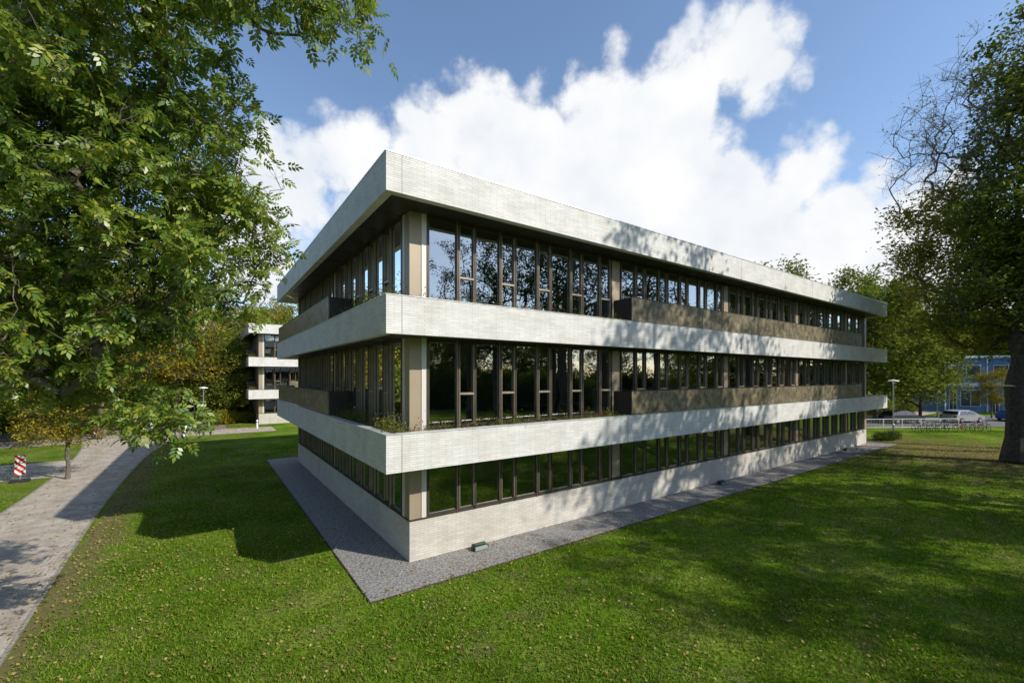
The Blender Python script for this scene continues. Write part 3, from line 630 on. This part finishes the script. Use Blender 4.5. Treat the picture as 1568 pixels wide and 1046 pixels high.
def bicycle(loc, rz, col):
    e = empty('bicycle', (loc[0], loc[1], 0), rz); m = pmat('bike_paint', col, 0.4)
    tubeob('wheels', [circle((-.52, 0, .34), .33), circle((.52, 0, .34), .33)], 0.02, M_RUBBER, e, 6)
    sp = [[(c, 0, .34), (c+.32*math.cos(a), 0, .34+.32*math.sin(a))] for c in (-.52, .52) for a in np.linspace(0, 6.28, 9)[:-1]]
    tubeob('spokes', sp, 0.004, M_STEEL, e, 3)
    tubeob('frame', [[(-.52, 0, .34), (-.1, 0, .32), (.36, 0, .8), (-.22, 0, .78), (-.1, 0, .32)], [(-.52, 0, .34), (-.22, 0, .78), (-.26, 0, .95)], [(.52, 0, .34), (.36, 0, .8), (.33, 0, 1.0)]], 0.018, m, e, 6)
    tubeob('handlebar', [[(.2, -.28, 1.0), (.34, -.2, 1.03), (.34, .2, 1.03), (.2, .28, 1.0)]], 0.014, M_STEEL, e, 6)
    B = Boxes(); B.add('saddle', M_RUBBER, -.4, -.14, -.08, .08, .95, 1.0); B.add('rack', M_RUBBER, -.8, -.35, -.06, .06, .70, .72); B.build(e, {'saddle': .02})
for i in range(9): bicycle((38.8+i*0.95, 41.5+0.12*i, 0), 1.2+0.15*random.random(), random.choice([(.02,.02,.02), (.3,.3,.3), (.05,.12,.3), (.4,.03,.02)]))
def fence(a, b, h=1.0):
    e = empty('metal_fence'); A = np.array(a); Bb = np.array(b); L = np.linalg.norm(Bb-A); n = int(L/1.9); P = []; Q = []
    for i in range(n+1):
        p = A+(Bb-A)*i/n; P.append([(p[0], p[1], 0), (p[0], p[1], h)])
    for z in (h, 0.15): Q.append([(A[0], A[1], z), (Bb[0], Bb[1], z)])
    tubeob('posts', P, 0.035, M_WPAINT, e, 8); tubeob('rails', Q, 0.025, M_WPAINT, e, 8)
    S = []
    for i in range(n*12):
        p = A+(Bb-A)*(i+.5)/(n*12); S.append([(p[0], p[1], .15), (p[0], p[1], h)])
    tubeob('bars', S, 0.012, M_WPAINT, e, 4)
fence((46.5, 40.2), (62, 45.5)); fence((35.8, 44), (46, 44.6))

def row_house(loc, rz, W, D, H, wall, units):
    e = empty('terraced_house', (loc[0], loc[1], 0), rz); B = Boxes(); mw = pmat('house_wall', wall, 0.8, 0, 2, 0.1); gl = pmat('house_glass', (0.05, 0.06, 0.07), 0.15, 0, 1, 0.1, spec=0.5)
    B.add('walls', mw, 0, W, 0, D, 0, H); B.add('roof_fascia', M_WPAINT, -.25, W+.25, -.25, D+.25, H+.002, H+.35); B.add('string_course', M_WPAINT, 0, W, -.06, -.003, H*.48, H*.54)
    u = W/units
    for i in range(units):
        x = i*u
        B.add('party_piers', M_WPAINT, x-.08, x+.08, -.1, -.063, 0, H)
        for (x0, x1, z0, z1) in ((.9, u-.9, H*.64, H*.86), (2.1, u-.9, .9, H*.40), (.6, 1.5, .05, H*.40)):
            B.add('window_frames', M_WPAINT, x+x0-.07, x+x1+.07, -.04, -.002, z0-.07, z1+.07); B.add('windows', gl, x+x0, x+x1, -.055, -.042, z0, z1)
            B.add('glazing_bars', M_WPAINT, x+(x0+x1)/2-.03, x+(x0+x1)/2+.03, -.075, -.057, z0, z1)
    B.build(e)
row_house((65.5, 65.5), -0.15, 22, 9, 8.1, (0.11, 0.20, 0.35), 4)
row_house((92, 60), -0.4, 22, 9, 7.6, (0.35, 0.34, 0.33), 4)
place_tree('young_tree', tB, (61.5, 55.5, 0), 2.0, 0.40)

# ------------------------------------------------------------ sky
EL = math.radians(36); S = Vector((0.933*math.cos(EL), -0.36*math.cos(EL), math.sin(EL))).normalized()
world = bpy.data.worlds.new('World'); scene.world = world; world.use_nodes = True
nt = world.node_tree; nd = nt.nodes; lk = nt.links; nd.clear()
out = nd.new('ShaderNodeOutputWorld'); bg = nd.new('ShaderNodeBackground'); bg.inputs['Strength'].default_value = 0.15
sky = nd.new('ShaderNodeTexSky'); sky.sky_type = 'NISHITA'; sky.sun_disc = False; sky.sun_elevation = EL; sky.sun_rotation = math.atan2(S.x, S.y); sky.ozone_density = 2.0; sky.air_density = 1.0; sky.dust_density = 0.4
tc = nd.new('ShaderNodeTexCoord')
def M(op, a, b=None, c=None, clamp=False):
    n = nd.new('ShaderNodeMath'); n.operation = op; n.use_clamp = clamp
    for i, x in enumerate((a, b, c)):
        if x is None: continue
        if isinstance(x, (int, float)): n.inputs[i].default_value = x
        else: lk.new(x, n.inputs[i])
    return n.outputs[0]
def NZ(vec, s, d, r=0.55):
    n = nd.new('ShaderNodeTexNoise'); n.inputs['Scale'].default_value = s; n.inputs['Detail'].default_value = d; n.inputs['Roughness'].default_value = r; lk.new(vec, n.inputs['Vector']); return n
D = tc.outputs['Generated']
w1 = NZ(D, 5, 3); vs = nd.new('ShaderNodeVectorMath'); vs.operation = 'SUBTRACT'; lk.new(w1.outputs['Color'], vs.inputs[0]); vs.inputs[1].default_value = (.5, .5, .5)
vm = nd.new('ShaderNodeVectorMath'); vm.operation = 'SCALE'; lk.new(vs.outputs[0], vm.inputs[0]); vm.inputs['Scale'].default_value = 0.07
va = nd.new('ShaderNodeVectorMath'); va.operation = 'ADD'; lk.new(D, va.inputs[0]); lk.new(vm.outputs[0], va.inputs[1]); DW = va.outputs[0]
puffs = [(.48,.74,.10),(.59,.69,.07),(.40,.64,.12),(.20,.62,.09),(.24,.53,.14),(-.10,.58,.10),(-.19,.53,.10),(.0,.48,.16),(.34,.48,.17),
         (.50,.42,.11),(.64,.43,.10),(.50,.33,.16),(.77,.35,.12),(.93,.37,.10),(.95,.27,.13),(-.47,.51,.07),(-.57,.49,.08),(-.51,.42,.10),(-.27,.42,.15),(.10,.33,.25),(.70,.22,.2),(1.1,.24,.14),(-.62,.30,.12),(-.37,.48,.09)]
F = None
for (x, z, r) in puffs:
    c = Vector((x, 1, z)); k_ = c.length; c.normalize(); rr = r/k_*1.08
    d = nd.new('ShaderNodeVectorMath'); d.operation = 'DISTANCE'; lk.new(DW, d.inputs[0]); d.inputs[1].default_value = c
    t = M('MULTIPLY_ADD', d.outputs['Value'], -1.0, rr)
    F = t if F is None else M('SMOOTH_MAX', F, t, 0.02)
g1 = NZ(D, 2.4, 3); sc_ = M('MULTIPLY_ADD', g1.outputs['Fac'], 0.9, -0.64)
sp = nd.new('ShaderNodeSeparateXYZ'); lk.new(D, sp.inputs[0])
back = M('MULTIPLY_ADD', sp.outputs[1], -2.5, 0.6, True); sc_ = M('SUBTRACT', sc_, M('MULTIPLY', M('SUBTRACT', 1.0, back), 0.4))
F = M('MAXIMUM', F, sc_)
n1 = NZ(D, 11, 6, 0.6); n2 = nd.new('ShaderNodeTexVoronoi'); n2.feature = 'F1'; n2.inputs['Scale'].default_value = 17; lk.new(DW, n2.inputs['Vector'])
F2 = M('ADD', F, M('MULTIPLY_ADD', n1.outputs['Fac'], 0.16, -0.08)); F2 = M('ADD', F2, M('MULTIPLY_ADD', n2.outputs['Distance'], -0.06, 0.025))
mr = nd.new('ShaderNodeMapRange'); mr.interpolation_type = 'SMOOTHSTEP'; mr.inputs['From Min'].default_value = -0.016; mr.inputs['From Max'].default_value = 0.032; lk.new(F2, mr.inputs['Value'])
n5 = NZ(DW, 6, 4)
sh = M('ADD', M('MULTIPLY_ADD', F2, 2.5, 0.05), M('MULTIPLY_ADD', n5.outputs['Fac'], 2.2, -0.68), clamp=True)
cr = ramp(nd, [(0.0, (4.7, 5.15, 5.9)), (0.45, (5.9, 6.1, 6.4)), (1.0, (6.8, 6.8, 6.8))]); lk.new(sh, cr.inputs['Fac'])
hs = nd.new('ShaderNodeHueSaturation'); hs.inputs['Saturation'].default_value = 1.0; hs.inputs['Value'].default_value = 1.32; lk.new(sky.outputs[0], hs.inputs['Color'])
mx = nd.new('ShaderNodeMix'); mx.data_type = 'RGBA'; mx.clamp_factor = True; lk.new(mr.outputs[0], mx.inputs[0]); lk.new(hs.outputs[0], mx.inputs[6]); lk.new(cr.outputs[0], mx.inputs[7])
lk.new(mx.outputs[2], bg.inputs['Color']); lk.new(bg.outputs[0], out.inputs['Surface'])
sun = bpy.data.lights.new('sun', 'SUN'); sun.energy = 5.0; sun.angle = math.radians(0.5); sun.color = (1.0, 0.96, 0.89)
so = bpy.data.objects.new('sun', sun); so.rotation_euler = S.to_track_quat('Z', 'Y').to_euler(); so.location = (30, -20, 40); COL.objects.link(so)
# ------------------------------------------------------------ camera
cam = bpy.data.cameras.new('camera'); cam.sensor_width = 36; cam.lens = 15.22; cam.shift_y = 0.034; cam.clip_end = 3000; cam.clip_start = 0.1
co = bpy.data.objects.new('camera', cam); co.location = (0, 0, 5.36); co.rotation_euler = (math.pi/2, 0, 0); COL.objects.link(co); scene.camera = co
scene.view_settings.view_transform = 'Standard'; scene.view_settings.look = 'None'; scene.view_settings.exposure = 0
print('objects', len(bpy.data.objects))
